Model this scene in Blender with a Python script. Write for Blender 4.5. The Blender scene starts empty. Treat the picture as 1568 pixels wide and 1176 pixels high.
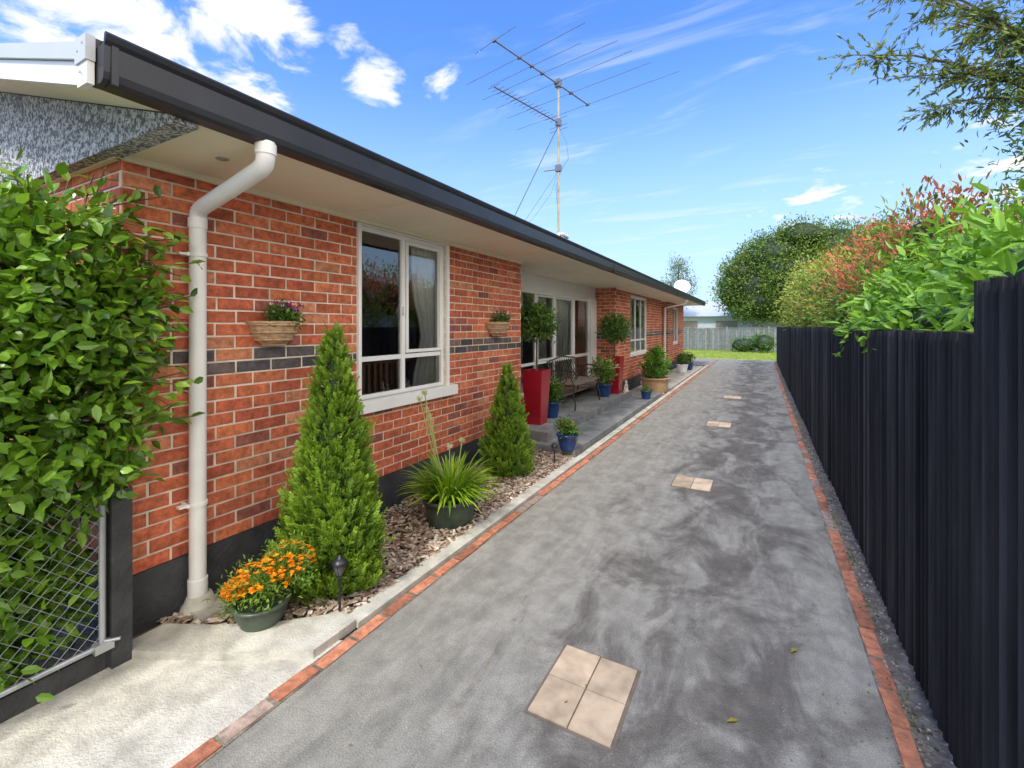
import bpy, math, random
import numpy as np
from mathutils import Vector
random.seed(5); rng=np.random.default_rng(7)
scene=bpy.context.scene
COL=scene.collection
PI=math.pi
# ---------------------------------------------------------------- helpers
def nrm(a):
    a=np.asarray(a,float); return a/np.maximum(np.linalg.norm(a,axis=-1,keepdims=True),1e-9)
class MB:
    def __init__(s): s.V=[];s.F=[];s.M=[];s.C=[];s.S=[];s.n=0
    def add(s,V,F,mat=0,col=(1,1,1),smooth=False):
        V=np.asarray(V,float).reshape(-1,3); k=len(V)
        c=np.asarray(col,float)
        if c.ndim==1: c=np.tile(c,(k,1))
        o=s.n
        s.F.extend([tuple(i+o for i in f) for f in F]); s.M.extend([mat]*len(F)); s.S.extend([smooth]*len(F))
        s.V.append(V); s.C.append(c); s.n+=k
    def box(s,x0,x1,y0,y1,z0,z1,mat=0,col=(1,1,1)):
        V=[(x0,y0,z0),(x1,y0,z0),(x1,y1,z0),(x0,y1,z0),(x0,y0,z1),(x1,y0,z1),(x1,y1,z1),(x0,y1,z1)]
        s.add(V,[(0,3,2,1),(4,5,6,7),(0,1,5,4),(1,2,6,5),(2,3,7,6),(3,0,4,7)],mat,col)
    def obox(s,c,ax,h,mat=0,col=(1,1,1)):
        c=np.array(c,float); ax=np.array(ax,float)
        V=[c+sx*h[0]*ax[0]+sy*h[1]*ax[1]+sz*h[2]*ax[2] for sz in(-1,1) for sx,sy in((-1,-1),(1,-1),(1,1),(-1,1))]
        s.add(V,[(0,3,2,1),(4,5,6,7),(0,1,5,4),(1,2,6,5),(2,3,7,6),(3,0,4,7)],mat,col)
    def prism(s,poly,z0,z1,mat=0,col=(1,1,1)):
        n=len(poly); V=[(x,y,z0) for x,y in poly]+[(x,y,z1) for x,y in poly]
        F=[tuple(range(n-1,-1,-1)),tuple(range(n,2*n))]+[(i,(i+1)%n,(i+1)%n+n,i+n) for i in range(n)]
        s.add(V,F,mat,col)
    def tube(s,pts,r,seg=8,mat=0,col=(1,1,1),smooth=True):
        pts=[np.array(p,float) for p in pts]; n=len(pts)
        rs=r if isinstance(r,(list,tuple)) else [r]*n
        V=[];up=None
        for i,p in enumerate(pts):
            d=nrm((pts[min(i+1,n-1)]-pts[max(i-1,0)]))
            if up is None:
                up=np.array([0,0,1.]) if abs(d[2])<.9 else np.array([1.,0,0])
            a=nrm(np.cross(d,up)); b=np.cross(a,d); up=b
            for k in range(seg):
                t=2*PI*k/seg; V.append(p+rs[i]*(math.cos(t)*a+math.sin(t)*b))
        F=[(i*seg+k,i*seg+(k+1)%seg,(i+1)*seg+(k+1)%seg,(i+1)*seg+k) for i in range(n-1) for k in range(seg)]
        s.add(V,F,mat,col,smooth)
        s.add(V[:seg],[tuple(range(seg))],mat,col); s.add(V[-seg:],[tuple(range(seg-1,-1,-1))],mat,col)
    def lathe(s,c,prof,seg=24,mat=0,col=(1,1,1),a0=0,a1=2*PI,sx=1,sy=1,smooth=True):
        full=abs(a1-a0-2*PI)<1e-6; m=seg if full else seg+1
        V=[(c[0]+sx*r*math.cos(a0+(a1-a0)*k/seg),c[1]+sy*r*math.sin(a0+(a1-a0)*k/seg),c[2]+z) for r,z in prof for k in range(m)]
        F=[(i*m+k,i*m+(k+1)%m,(i+1)*m+(k+1)%m,(i+1)*m+k) for i in range(len(prof)-1) for k in range(seg)]
        s.add(V,F,mat,col,smooth)
    def blob(s,c,r,mat=0,col=(1,1,1),seg=14,jit=.08):
        V=[];n=seg//2+1
        for i in range(n):
            th=PI*i/(n-1)
            for k in range(seg):
                a=2*PI*k/seg;j=1+random.uniform(-jit,jit)
                V.append((c[0]+r[0]*j*math.sin(th)*math.cos(a),c[1]+r[1]*j*math.sin(th)*math.sin(a),c[2]+r[2]*j*math.cos(th)))
        F=[(i*seg+k,(i+1)*seg+k,(i+1)*seg+(k+1)%seg,i*seg+(k+1)%seg) for i in range(n-1) for k in range(seg)]
        s.add(V,F,mat,col,True)
    def build(s,name,mats,parent=None,origin=True):
        V=np.concatenate(s.V); C=np.concatenate(s.C)
        o=np.zeros(3)
        if origin and parent is None:
            lo=V.min(0);hi=V.max(0); o=np.array([(lo[0]+hi[0])/2,(lo[1]+hi[1])/2,lo[2]])
        me=bpy.data.meshes.new(name); me.from_pydata((V-o).tolist(),[],s.F)
        me.polygons.foreach_set('material_index',s.M); me.polygons.foreach_set('use_smooth',s.S)
        at=me.color_attributes.new('Col','FLOAT_COLOR','POINT')
        at.data.foreach_set('color',np.concatenate([C,np.ones((len(C),1))],1).astype(np.float32).ravel())
        for m in mats: me.materials.append(m)
        me.update()
        ob=bpy.data.objects.new(name,me); COL.objects.link(ob); ob.location=o
        if parent: ob.parent=parent
        return ob
def empty(name,loc=(0,0,0)):
    e=bpy.data.objects.new(name,None); COL.objects.link(e); return e

# ---------------------------------------------------------------- materials
def mat(name,col=(.5,.5,.5),rough=.6,metal=0,var=.12,ns=6,bump=0,bs=80,attr=False,col2=None,c2s=3,c2lo=.45,c2hi=.65,spec=.5,trans=0,stretch=None,bd=.01):
    m=bpy.data.materials.new(name); m.use_nodes=True; nt=m.node_tree; N=nt.nodes; L=nt.links
    b=N['Principled BSDF']; out=N['Material Output']
    b.inputs['Roughness'].default_value=rough; b.inputs['Metallic'].default_value=metal
    b.inputs['Specular IOR Level'].default_value=spec
    tc=N.new('ShaderNodeTexCoord'); vec=tc.outputs['Object']
    if stretch:
        mp=N.new('ShaderNodeMapping'); mp.inputs['Scale'].default_value=stretch; L.new(vec,mp.inputs['Vector']); vec=mp.outputs[0]
    if attr:
        a=N.new('ShaderNodeAttribute'); a.attribute_name='Col'; base=a.outputs['Color']
    else:
        r=N.new('ShaderNodeRGB'); r.outputs[0].default_value=(*col,1); base=r.outputs[0]
    def noise(sc,det=2,ro=.6,dist=0):
        n=N.new('ShaderNodeTexNoise'); n.inputs['Scale'].default_value=sc; n.inputs['Detail'].default_value=det
        n.inputs['Roughness'].default_value=ro; n.inputs['Distortion'].default_value=dist; L.new(vec,n.inputs['Vector']); return n.outputs['Fac']
    def mrange(v,a,b_,c,d):
        q=N.new('ShaderNodeMapRange'); q.inputs[1].default_value=a;q.inputs[2].default_value=b_;q.inputs[3].default_value=c;q.inputs[4].default_value=d
        L.new(v,q.inputs[0]); return q.outputs[0]
    def mix(f,a,b_,mode='MIX'):
        q=N.new('ShaderNodeMix'); q.data_type='RGBA'; q.blend_type=mode
        if isinstance(f,float): q.inputs[0].default_value=f
        else: L.new(f,q.inputs[0])
        for i,x in((6,a),(7,b_)):
            if isinstance(x,tuple): q.inputs[i].default_value=(*x,1)
            else: L.new(x,q.inputs[i])
        return q.outputs[2]
    if col2: base=mix(mrange(noise(c2s,5,.65,.6),c2lo,c2hi,0,1),base,col2)
    if var:
        f=mrange(noise(ns),.3,.7,1-var,1+var)
        cb=N.new('ShaderNodeCombineColor')
        for i in range(3): L.new(f,cb.inputs[i])
        base=mix(1.0,base,cb.outputs[0],'MULTIPLY')
    L.new(base,b.inputs['Base Color'])
    if bump:
        bp=N.new('ShaderNodeBump'); bp.inputs['Strength'].default_value=bump; bp.inputs['Distance'].default_value=bd
        L.new(noise(bs,2,.6),bp.inputs['Height']); L.new(bp.outputs[0],b.inputs['Normal'])
    if trans:
        t=N.new('ShaderNodeBsdfTranslucent'); L.new(mix(1.0,base,(1.3,1.35,.6) if attr else (1,1,1),'MULTIPLY'),t.inputs['Color'])
        ms=N.new('ShaderNodeMixShader'); ms.inputs[0].default_value=trans
        L.new(b.outputs[0],ms.inputs[1]); L.new(t.outputs[0],ms.inputs[2]); L.new(ms.outputs[0],out.inputs['Surface'])
    return m
M={}
M['brick']=mat('brick_clay',attr=True,rough=.85,var=.34,ns=26,bump=.7,bs=130,bd=.005)
M['mortar']=mat('mortar',(.74,.65,.53),.9,var=.2,ns=9)
M['plinth']=mat('plinth_paint',(.048,.049,.052),.75,var=.3,ns=8,bump=.7,bs=45)
M['cream']=mat('soffit_cream',(.90,.82,.62),.6,var=.04,ns=2)
M['white']=mat('white_paint',(.86,.86,.84),.4,var=.04,ns=3)
M['pvc']=mat('white_pvc',(.88,.87,.84),.35,var=.05,ns=5)
M['barge']=mat('barge_metal',(.55,.58,.60),.45,var=.06,ns=3)
M['gutter']=mat('gutter_charcoal',(.022,.023,.030),.38,var=.2,ns=5)
M['roof']=mat('roof_metal',(.06,.065,.075),.5,var=.1)
M['stucco']=mat('stucco',(.15,.16,.17),.95,var=.15,ns=15,col2=(.60,.61,.62),c2s=48,c2lo=.47,c2hi=.54,bump=1,bs=60,bd=.02)
M['dark']=mat('interior_dark',(.30,.25,.20),.9)
M['intw']=mat('interior_wall',(.75,.71,.65),.9)
M['curtain']=mat('curtain',(.95,.95,.95),.9,var=.03)
M['wood']=mat('wood_brown',(.50,.26,.11),.5,var=.25,ns=10)
M['concrete']=mat('concrete_pale',(.55,.525,.455),.9,var=.24,ns=7,col2=(.36,.35,.29),c2s=3.0,c2lo=.5,c2hi=.75,bump=.7,bs=90)
M['deck']=mat('step_paint_grey',(.19,.20,.20),.7,var=.25,ns=5,bump=.2,bs=90,col2=(.30,.30,.29),c2s=3)
M['paver']=mat('paver_buff',attr=True,rough=.9,var=.25,ns=10,bump=.4,bs=120,bd=.004)
M['attr']=mat('painted_mix',attr=True,rough=.6,var=.12,ns=15)
M['leaf']=mat('leaf',attr=True,rough=.42,var=.0,trans=.28)
M['leafgloss']=mat('leaf_glossy',attr=True,rough=.28,var=.0,trans=.22)
M['needle']=mat('needle',attr=True,rough=.6,var=.0,trans=.25)
M['bark']=mat('bark',(.16,.12,.085),.9,var=.35,ns=12,bump=.7,bs=30)
M['chips']=mat('bark_chips',attr=True,rough=.9,var=.25,ns=40)
M['soil']=mat('soil',(.11,.075,.055),.95,var=.3,ns=15,bump=1,bs=50)
M['fence']=mat('fence_stain',attr=True,rough=.8,var=.4,ns=3,bump=.6,bs=30,stretch=(4,4,.5),spec=.2)
M['iron']=mat('cast_iron',(.06,.05,.042),.45,metal=.3,var=.2)
M['galv']=mat('galvanised',(.50,.52,.54),.4,metal=.6,var=.1)
M['alum']=mat('antenna_aluminium',(.22,.23,.26),.45,metal=.4,var=.2)
M['grass']=mat('grass_mat',(.20,.30,.05),.95,var=.35,ns=9,col2=(.42,.46,.10),c2s=1.5,bump=1,bs=60)
M['verge']=mat('verge_mat',(.17,.14,.11),.95,var=.35,ns=14,col2=(.28,.25,.20),c2s=9,bump=1,bs=70)
M['red']=mat('planter_red',(.36,.012,.025),.25,var=.08)
M['greenglaze']=mat('pot_green',(.06,.085,.06),.35,var=.35,ns=12)
M['blueglaze']=mat('pot_blue',(.012,.045,.16),.15,var=.3,ns=9)
M['glassblk']=mat('lamp_glass',(.10,.10,.10),.15)
M['wicker']=mat('wicker',(.55,.36,.21),.8,var=.35,ns=25,bump=1,bs=60,stretch=(1,1,3))
M['palefence']=mat('rear_fence',attr=True,rough=.9,var=.2,ns=5)
g=bpy.data.materials.new('window_glass'); g.use_nodes=True; nt=g.node_tree; nt.nodes.clear()
o=nt.nodes.new('ShaderNodeOutputMaterial'); ms=nt.nodes.new('ShaderNodeMixShader'); tr=nt.nodes.new('ShaderNodeBsdfTransparent'); gl=nt.nodes.new('ShaderNodeBsdfGlossy'); fr=nt.nodes.new('ShaderNodeFresnel')
gl.inputs['Roughness'].default_value=.01; fr.inputs[0].default_value=2.5; tr.inputs[0].default_value=(.96,.98,.98,1)
nt.links.new(fr.outputs[0],ms.inputs[0]); nt.links.new(tr.outputs[0],ms.inputs[1]); nt.links.new(gl.outputs[0],ms.inputs[2]); nt.links.new(ms.outputs[0],o.inputs[0])
M['glass']=g
def driveway_mat():
    m=bpy.data.materials.new('driveway_asphalt'); m.use_nodes=True; nt=m.node_tree; N=nt.nodes; L=nt.links; b=N['Principled BSDF']
    b.inputs['Roughness'].default_value=.88
    tc=N.new('ShaderNodeTexCoord')
    def nz(sc,det,ro,dist,mp=None):
        n=N.new('ShaderNodeTexNoise'); n.inputs['Scale'].default_value=sc;n.inputs['Detail'].default_value=det;n.inputs['Roughness'].default_value=ro;n.inputs['Distortion'].default_value=dist
        if mp:
            q=N.new('ShaderNodeMapping'); q.inputs['Scale'].default_value=mp[0]; q.inputs['Rotation'].default_value=(0,0,mp[1]); L.new(tc.outputs['Object'],q.inputs[0]); L.new(q.outputs[0],n.inputs['Vector'])
        else: L.new(tc.outputs['Object'],n.inputs['Vector'])
        return n.outputs['Fac']
    def mr(v,a,b_,c,d):
        q=N.new('ShaderNodeMapRange');q.interpolation_type='SMOOTHSTEP'
        for i,x in enumerate((a,b_,c,d)): q.inputs[i+1].default_value=x
        L.new(v,q.inputs[0]); return q.outputs[0]
    def mth(op,a,b_):
        q=N.new('ShaderNodeMath');q.operation=op
        for i,x in enumerate((a,b_)):
            if isinstance(x,(int,float)): q.inputs[i].default_value=x
            else: L.new(x,q.inputs[i])
        return q.outputs[0]
    sx=N.new('ShaderNodeSeparateXYZ'); L.new(tc.outputs['Object'],sx.inputs[0])
    band=mth('MULTIPLY',mth('ABSOLUTE',mth('ADD',sx.outputs[0],.25),0),-.22)
    st=mth('ADD',nz(2.1,6,.66,.7,((1.4,.8,1),.5)),band)
    stain=mr(st,.33,.54,0,1)
    f=mr(nz(2.2,4,.6,1.1,((3.4,.9,1),.7)),.34,.66,.86,1.10)
    f=mth('MULTIPLY',f,mr(nz(7,5,.72,.3),.3,.7,.82,1.16))
    f=mth('MULTIPLY',f,mr(nz(190,2,.6,0),.35,.65,.78,1.2))
    v=N.new('ShaderNodeTexVoronoi'); v.inputs['Scale'].default_value=60; L.new(tc.outputs['Object'],v.inputs['Vector'])
    vm=mr(v.outputs['Distance'],.08,.16,1,0); vm=mth('MULTIPLY',vm,mr(nz(7,2,.5,0),.50,.64,0,.9))
    s=N.new('ShaderNodeMix');s.data_type='RGBA';L.new(stain,s.inputs[0]);s.inputs[6].default_value=(.272,.258,.222,1);s.inputs[7].default_value=(.132,.118,.100,1)
    c=N.new('ShaderNodeMix');c.data_type='RGBA';c.blend_type='MULTIPLY';c.inputs[0].default_value=1;L.new(s.outputs[2],c.inputs[6])
    cc=N.new('ShaderNodeCombineColor')
    for i in range(3): L.new(f,cc.inputs[i])
    L.new(cc.outputs[0],c.inputs[7])
    d=N.new('ShaderNodeMix');d.data_type='RGBA';L.new(vm,d.inputs[0]);L.new(c.outputs[2],d.inputs[6]);d.inputs[7].default_value=(.42,.40,.35,1)
    L.new(d.outputs[2],b.inputs['Base Color'])
    bp=N.new('ShaderNodeBump');bp.inputs['Strength'].default_value=.5;bp.inputs['Distance'].default_value=.006;L.new(nz(110,1,.7,0),bp.inputs['Height']);L.new(bp.outputs[0],b.inputs['Normal'])
    return m
M['drive']=driveway_mat()

# ---------------------------------------------------------------- leaves
TQ=(np.array([(0,0,0),(.5,.5,.03),(1,0,-.12),(.5,-.5,.03)]),[(0,1,2,3)])
TO=(np.array([(0,0,0),(.25,.42,.05),(.62,.42,.03),(1,0,-.12),(.62,-.42,.03),(.25,-.42,.05),(.25,0,0),(.62,0,-.03)]),
    [(0,1,6),(6,1,2,7),(7,2,3),(0,6,5),(6,7,4,5),(7,3,4)])
def leaves(mb,P,D,N,L,W,col,mat=0,t=TQ,smooth=False):
    P=np.asarray(P);n=len(P);D=nrm(D);Y=nrm(np.cross(N,D));Z=np.cross(D,Y)
    L=np.broadcast_to(L,(n,));W=np.broadcast_to(W,(n,))
    T,F=t;k=len(T)
    V=P[:,None]+T[None,:,0,None]*L[:,None,None]*D[:,None]+T[None,:,1,None]*W[:,None,None]*Y[:,None]+T[None,:,2,None]*L[:,None,None]*Z[:,None]
    Fa=[tuple(i*k+j for j in f) for i in range(n) for f in F]
    C=np.repeat(np.asarray(col).reshape(n,3),k,0)
    mb.add(V.reshape(-1,3),Fa,mat,C,smooth)
def lerp(a,b,t): a=np.array(a);b=np.array(b);return a+(b-a)*t[:,None]
def foliage(mb,lobes,nc,m,sig,L,W,dark,light,t=TQ,mat=0,shell=(.7,1.0),up=.25,accent=None,afrac=0,zmin=None,flat=.5):
    lobes=np.array(lobes,float); w=(lobes[:,3]*lobes[:,4]+lobes[:,4]*lobes[:,5]+lobes[:,3]*lobes[:,5]); w/=w.sum()
    id=rng.choice(len(lobes),nc,p=w); d=nrm(rng.normal(size=(nc,3))); r=rng.uniform(*shell,nc)
    C=lobes[id,:3]+d*lobes[id,3:]*r[:,None]
    N0=nrm(d/lobes[id,3:])
    cr=rng.random(nc)
    P=np.repeat(C,m,0)+rng.normal(size=(nc*m,3))*sig; Nn=np.repeat(N0,m,0); c=np.repeat(cr,m)
    n=len(P)
    D=nrm(Nn*.7+rng.normal(size=(n,3))*.6+np.array([0,0,up]))
    Z=nrm(np.array([0,0,flat])+Nn*.6+rng.normal(size=(n,3))*.45)
    tt=np.clip(.55*c+.45*rng.random(n)+.12*Nn[:,2]*c,0,1)
    col=lerp(dark,light,tt)*rng.uniform(.85,1.15,(n,1))
    if accent is not None:
        a=rng.random(n)<np.where(np.repeat(rng.random(nc),m)<afrac*1.6,.75,afrac*.2)
        a&=(Nn[:,2]>-.2)
        col[a]=np.array(accent)*rng.uniform(.7,1.25,(a.sum(),1))
    if zmin is not None:
        k=P[:,2]>zmin; P,D,Z,col=P[k],D[k],Z[k],col[k];n=len(P)
    leaves(mb,P,D,Z,L*rng.uniform(.65,1.2,n),W*rng.uniform(.7,1.2,n),col,mat,t)

# ---------------------------------------------------------------- ground
mb=MB(); mb.add([(-300,-100,-.02),(300,-100,-.02),(300,500,-.02),(-300,500,-.02)],[(0,1,2,3)]); mb.build('ground',[M['verge']],origin=False)
mb=MB(); mb.add([(-1.87,-3,0),(.53,-3,0),(.53,24.6,0),(-1.87,24.6,0)],[(0,1,2,3)])
mb.add([(-6,20.2,0),(-1.87,20.2,0),(-1.87,24.6,0),(-6,24.6,0)],[(0,1,2,3)]); mb.build('driveway',[M['drive']],origin=False)
mb=MB(); mb.add([(-20,24.6,-.004),(20,24.6,-.004),(20,60,-.004),(-20,60,-.004)],[(0,1,2,3)])
n=9000; P=np.stack([rng.uniform(-6,1.5,n),rng.uniform(24.7,32.9,n),np.full(n,-.004)],1)
leaves(mb,P,np.stack([rng.normal(0,.3,n),rng.normal(0,.3,n),np.ones(n)],1),rng.normal(size=(n,3)),.06,.03,lerp((.20,.32,.05),(.45,.50,.11),rng.random(n)),1)
mb.build('lawn',[M['grass'],M['leaf']],origin=False)
mb=MB(); mb.add([(-2.72,-3,.004),(-1.865,-3,.004),(-1.865,1.62,.004),(-2.72,1.04,.004)],[(0,1,2,3)])
mb.build('concrete_path',[M['concrete']],origin=False)
mb=MB()
mb.prism([(-2.74,1.0),(-2.55,1.09),(-2.2,1.27),(-1.885,1.46),(-1.885,1.72),(-1.99,1.74),(-2.25,1.50),(-2.5,1.34),(-2.74,1.22)],0,.045)
y=1.725
while y<5.1:
    y2=min(y+1.15,5.15); mb.box(-1.985+random.uniform(-.004,.004),-1.872,y,y2-.008,0,.03); y=y2
while y<19.5:
    y2=y+1.5; mb.box(-1.96,-1.872,y,y2-.008,0,.022); y=y2
mb.build('garden_kerb',[M['concrete']])
def edging(name,x0,x1,y0,y1,skip):
    mb=MB(); y=y0
    while y<y1:
        l=random.uniform(.20,.23); dx=random.uniform(-.008,.008); z=random.uniform(-.006,.006)
        if random.random()>skip:
            b=random.random(); c=np.array((.52,.20,.11))*(.6+.55*b)
            if random.random()<.25: c=np.array((.34,.25,.20))*(.8+.4*b)
            a=random.uniform(-.035,.035)
            mb.obox(((x0+x1)/2+dx,y+l/2,z-.02),[(math.cos(a),math.sin(a),0),(-math.sin(a),math.cos(a),0),(random.uniform(-.05,.05),0,1)],((x1-x0)/2-random.uniform(0,.006),l/2-.006,.03),0,c)
        y+=l+.008
    mb.box(x0-.004,x1+.004,y0,y1,-.01,.004,1,(.3,.27,.22))
    mb.build(name,[M['brick'],M['verge']])
edging('brick_edging',-1.862,-1.79,-1.2,24,.01)
edging('brick_edging',.455,.525,-1.2,22.5,.06)
for k,(cx,cy,w,l) in enumerate([(-.675,1.91,.355,.44),(-.61,4.96,.36,.36),(-.60,8.14,.36,.40),(-.56,11.4,.36,.42)]):
    mb=MB()
    for i in(-1,1):
        for j in(-1,1):
            c=np.array((.54,.41,.28))*random.uniform(.82,1.12)
            mb.box(cx+i*w/4-w/4+.003,cx+i*w/4+w/4-.003,cy+j*l/4-l/4+.003,cy+j*l/4+l/4-.003,-.03,.006+random.uniform(0,.004),0,c)
    mb.box(cx-w/2-.012,cx+w/2+.012,cy-l/2-.012,cy+l/2+.012,-.03,.002,0,(.16,.13,.10))
    mb.build('paver_cover',[M['paver']])
mb=MB(); mb.add([(-2.83,1.07,.012),(-2.5,1.3,.012),(-1.98,1.7,.012),(-1.98,5.3,.012),(-2.83,5.5,.012)],[(0,1,2,3,4)],1)
pal=[(.33,.23,.17),(.50,.39,.30),(.66,.56,.46),(.21,.14,.10),(.38,.26,.18),(.60,.51,.43)]
for i in range(7500):
    x=random.uniform(-2.82,-1.97); y=random.uniform(1.2,5.3)
    if y<1.3+(x+2.6)*.7: continue
    a=random.uniform(0,PI); tl=random.gauss(0,.25); L_=random.uniform(.010,.028)
    ux=nrm((math.cos(a),math.sin(a),tl)); uy=nrm(np.cross((random.gauss(0,.25),random.gauss(0,.25),1),ux)); uz=np.cross(ux,uy)
    mb.obox((x,y,.018+random.random()*.022),[ux,uy,uz],(L_,random.uniform(.005,.012),.0025),0,np.array(random.choice(pal))*random.uniform(.7,1.2))
mb.build('bark_mulch_bed',[M['chips'],M['soil']],origin=False)

# ---------------------------------------------------------------- house
H=empty('brick_house')
WX=-2.83; Z0=.325; CH=.0765; Z1=Z0+28*CH; SOF=2.47
def brickcol(k):
    r=random.random()
    if k in(13,14):
        c=np.array(random.choice([(.10,.082,.08),(.14,.10,.09),(.08,.07,.075),(.18,.11,.085),(.12,.10,.10)]))
        if r<.12: c=np.array((.46,.17,.08))
        return c*random.uniform(.75,1.3)
    c=np.array(random.choice([(.54,.138,.062),(.60,.17,.072),(.49,.115,.056),(.57,.15,.072),(.53,.125,.062),(.62,.185,.085)]))
    if r<.06: c=np.array((.32,.10,.070))
    if r>.93: c=np.array((.64,.25,.13))
    return c*random.uniform(.78,1.13)
def wall(mbB,mbM,o,du,n,L,openings=(),z0=Z0,z1=Z1):
    o=np.array([o[0],o[1],0.]);du=np.array([du[0],du[1],0.]);n=np.array([n[0],n[1],0.]);zz=np.array([0,0,1.])
    BL=.228
    us=sorted({0,L,*[a for op in openings for a in op[:2]]}); zs=sorted({z0,z1,*[a for op in openings for a in op[2:]]})
    for i in range(len(us)-1):
        for j in range(len(zs)-1):
            uc=(us[i]+us[i+1])/2; zc=(zs[j]+zs[j+1])/2
            if any(op[0]<uc<op[1] and op[2]<zc<op[3] for op in openings): continue
            V=[o+du*u+zz*z for u,z in((us[i],zs[j]),(us[i+1],zs[j]),(us[i+1],zs[j+1]),(us[i],zs[j+1]))]
            mbM.add(V,[(0,1,2,3)])
            V2=[p-n*.11 for p in V]; mbM.add(V2,[(3,2,1,0)])
    for op in openings:
        c=[(op[0],op[2]),(op[1],op[2]),(op[1],op[3]),(op[0],op[3])]
        for i in range(4):
            a,b=c[i],c[(i+1)%4]; A=o+du*a[0]+zz*a[1];B=o+du*b[0]+zz*b[1]
            mbM.add([A,B,B-n*.11,A-n*.11],[(0,1,2,3)])
    k=int(round((z0-Z0)/CH))
    while True:
        za=Z0+k*CH; zb=za+.0655
        if zb>z1+.001: break
        u=-(BL/2 if k%2 else 0)+random.uniform(-.006,.006)
        while u<L:
            a=max(u,0.0);b=min(u+BL-.0115,L); u+=BL
            if b-a<.02: continue
            segs=[(a,b)]
            for op in openings:
                if za<op[3] and zb>op[2]:
                    ns=[]
                    for s0,s1 in segs:
                        if s1<=op[0] or s0>=op[1]: ns.append((s0,s1))
                        else:
                            if s0<op[0]-.01: ns.append((s0,op[0]))
                            if s1>op[1]+.01: ns.append((op[1],s1))
                    segs=ns
            col=brickcol(k)
            for s0,s1 in segs:
                if s1-s0<.015: continue
                s0+=random.uniform(0,.002);s1-=random.uniform(0,.002)
                d=.006+random.uniform(-.0015,.002); ch=.003; j=random.uniform(-.0012,.0012)
                o1=[o+du*u_+zz*z_+n*(d-ch) for u_,z_ in((s0,za+j),(s1,za+j),(s1,zb+j),(s0,zb+j))]
                o0=[p-n*(d) for p in o1]
                o2=[o+du*u_+zz*z_+n*d for u_,z_ in((s0+ch,za+ch+j),(s1-ch,za+ch+j),(s1-ch,zb-ch+j),(s0+ch,zb-ch+j))]
                F=[(8,9,10,11)]+[(i,(i+1)%4,(i+1)%4+4,i+4) for i in range(4)]+[(i+4,(i+1)%4+4,(i+1)%4+8,i+8) for i in range(4)]
                mbB.add(o0+o1+o2,F,0,col)
        k+=1
B=MB();Mo=MB()
Yc=1.07
wA=(2.62-Yc,3.75-Yc,1.0,2.42)
wall(B,Mo,(WX,Yc),(0,1),(1,0),5.42-Yc,[wA])
wall(B,Mo,(WX-.45,5.42),(1,0),(0,1),.45)
wall(B,Mo,(-9,Yc),(1,0),(0,-1),9+WX)
wall(B,Mo,(-3.30,10.0),(1,0),(0,-1),.47)
wD=(11.27-10,13.1-10,.92,2.37)
wall(B,Mo,(WX,10.0),(0,1),(1,0),5.3,[wD])
wall(B,Mo,(WX,16.6),(0,1),(1,0),3.5,[(.9,2.0,1.0,2.3)])
wall(B,Mo,(-4.2,16.6),(1,0),(0,-1),1.37)
wall(B,Mo,(WX,20.1),(-1,0),(0,1),6)
wall(B,Mo,(-3.30,5.42),(0,1),(1,0),4.2,z0=Z0-CH,z1=Z0+CH*2+.0)
B.build('bricks',[M['brick']],H); Mo.build('mortar_walls',[M['mortar']],H)
m=MB()
def plin(x0,x1,y0,y1): m.box(x0,x1,y0,y1,-.02,Z0-.002)
plin(WX-.12,WX+.012,Yc-.012,5.42); plin(-9,WX-.12,Yc-.012,Yc+.1); plin(WX-.12,WX+.012,10-.012,15.3); plin(WX-.12,WX+.012,16.6,20.1); plin(-3.42,-3.31,5.42,10)
m.build('plinth',[M['plinth']],H)
m=MB()
m.box(-9,-3.0,1.2,20,.38,.40); m.box(-9,-2.96,1.2,5.4,2.455,2.465,1)
m.add([(-5.2,1.2,.4),(-5.2,20,.4),(-5.2,20,2.45),(-5.2,1.2,2.45)],[(0,1,2,3)],1)
for yy in(1.3,5.38,9.98,15.2):
    m.add([(-2.97 if yy<5.3 else -3.45,yy,.4),(-6,yy,.4),(-6,yy,2.45),(-2.97 if yy<5.3 else -3.45,yy,2.45)],[(0,1,2,3)],1)
m.box(-6,-3.45,5.4,20,2.455,2.465)
m.build('interior',[M['dark'],M['intw']],H)
def window(name,x,y0,y1,z0,z1,mull,trans,fw=.04,dep=.05,parts=()):
    m=MB()
    m.box(x-dep,x,y0,y0+fw,z0,z1); m.box(x-dep,x,y1-fw,y1,z0,z1); m.box(x-dep,x-.002,y0+fw,y1-fw,z0,z0+fw); m.box(x-dep,x-.002,y0+fw,y1-fw,z1-fw,z1)
    for yy,w in mull: m.box(x-dep+.004,x-.004,yy-w/2,yy+w/2,z0+fw,z1-fw)
    for zz,w,a,b in trans: m.box(x-dep+.008,x-.008,a,b,zz-w/2,zz+w/2)
    for p in parts:
        a,b,c,d=p; s=.028
        m.box(x-.03,x+.008,a,a+s,c,d);m.box(x-.03,x+.008,b-s,b,c,d);m.box(x-.03,x+.006,a+s,b-s,c,c+s);m.box(x-.03,x+.006,a+s,b-s,d-s,d)
    m.add([(x-dep/2,y0+.01,z0+.01),(x-dep/2,y1-.01,z0+.01),(x-dep/2,y1-.01,z1-.01),(x-dep/2,y0+.01,z1-.01)],[(0,1,2,3)],1)
    return m.build(name,[M['white'],M['glass']],H)
window('front_window',WX-.02,2.62,3.75,1.0,2.42,[(3.16,.045)],[(1.33,.04,2.66,3.135),(1.33,.04,3.185,3.71)],fw=.035,parts=[(3.19,3.71,1.36,2.38)])
m=MB(); m.box(WX-.06,WX+.07,2.53,3.88,.905,1.0)
m.box(WX-.05,WX+.03,11.2,13.2,.85,.915)
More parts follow.
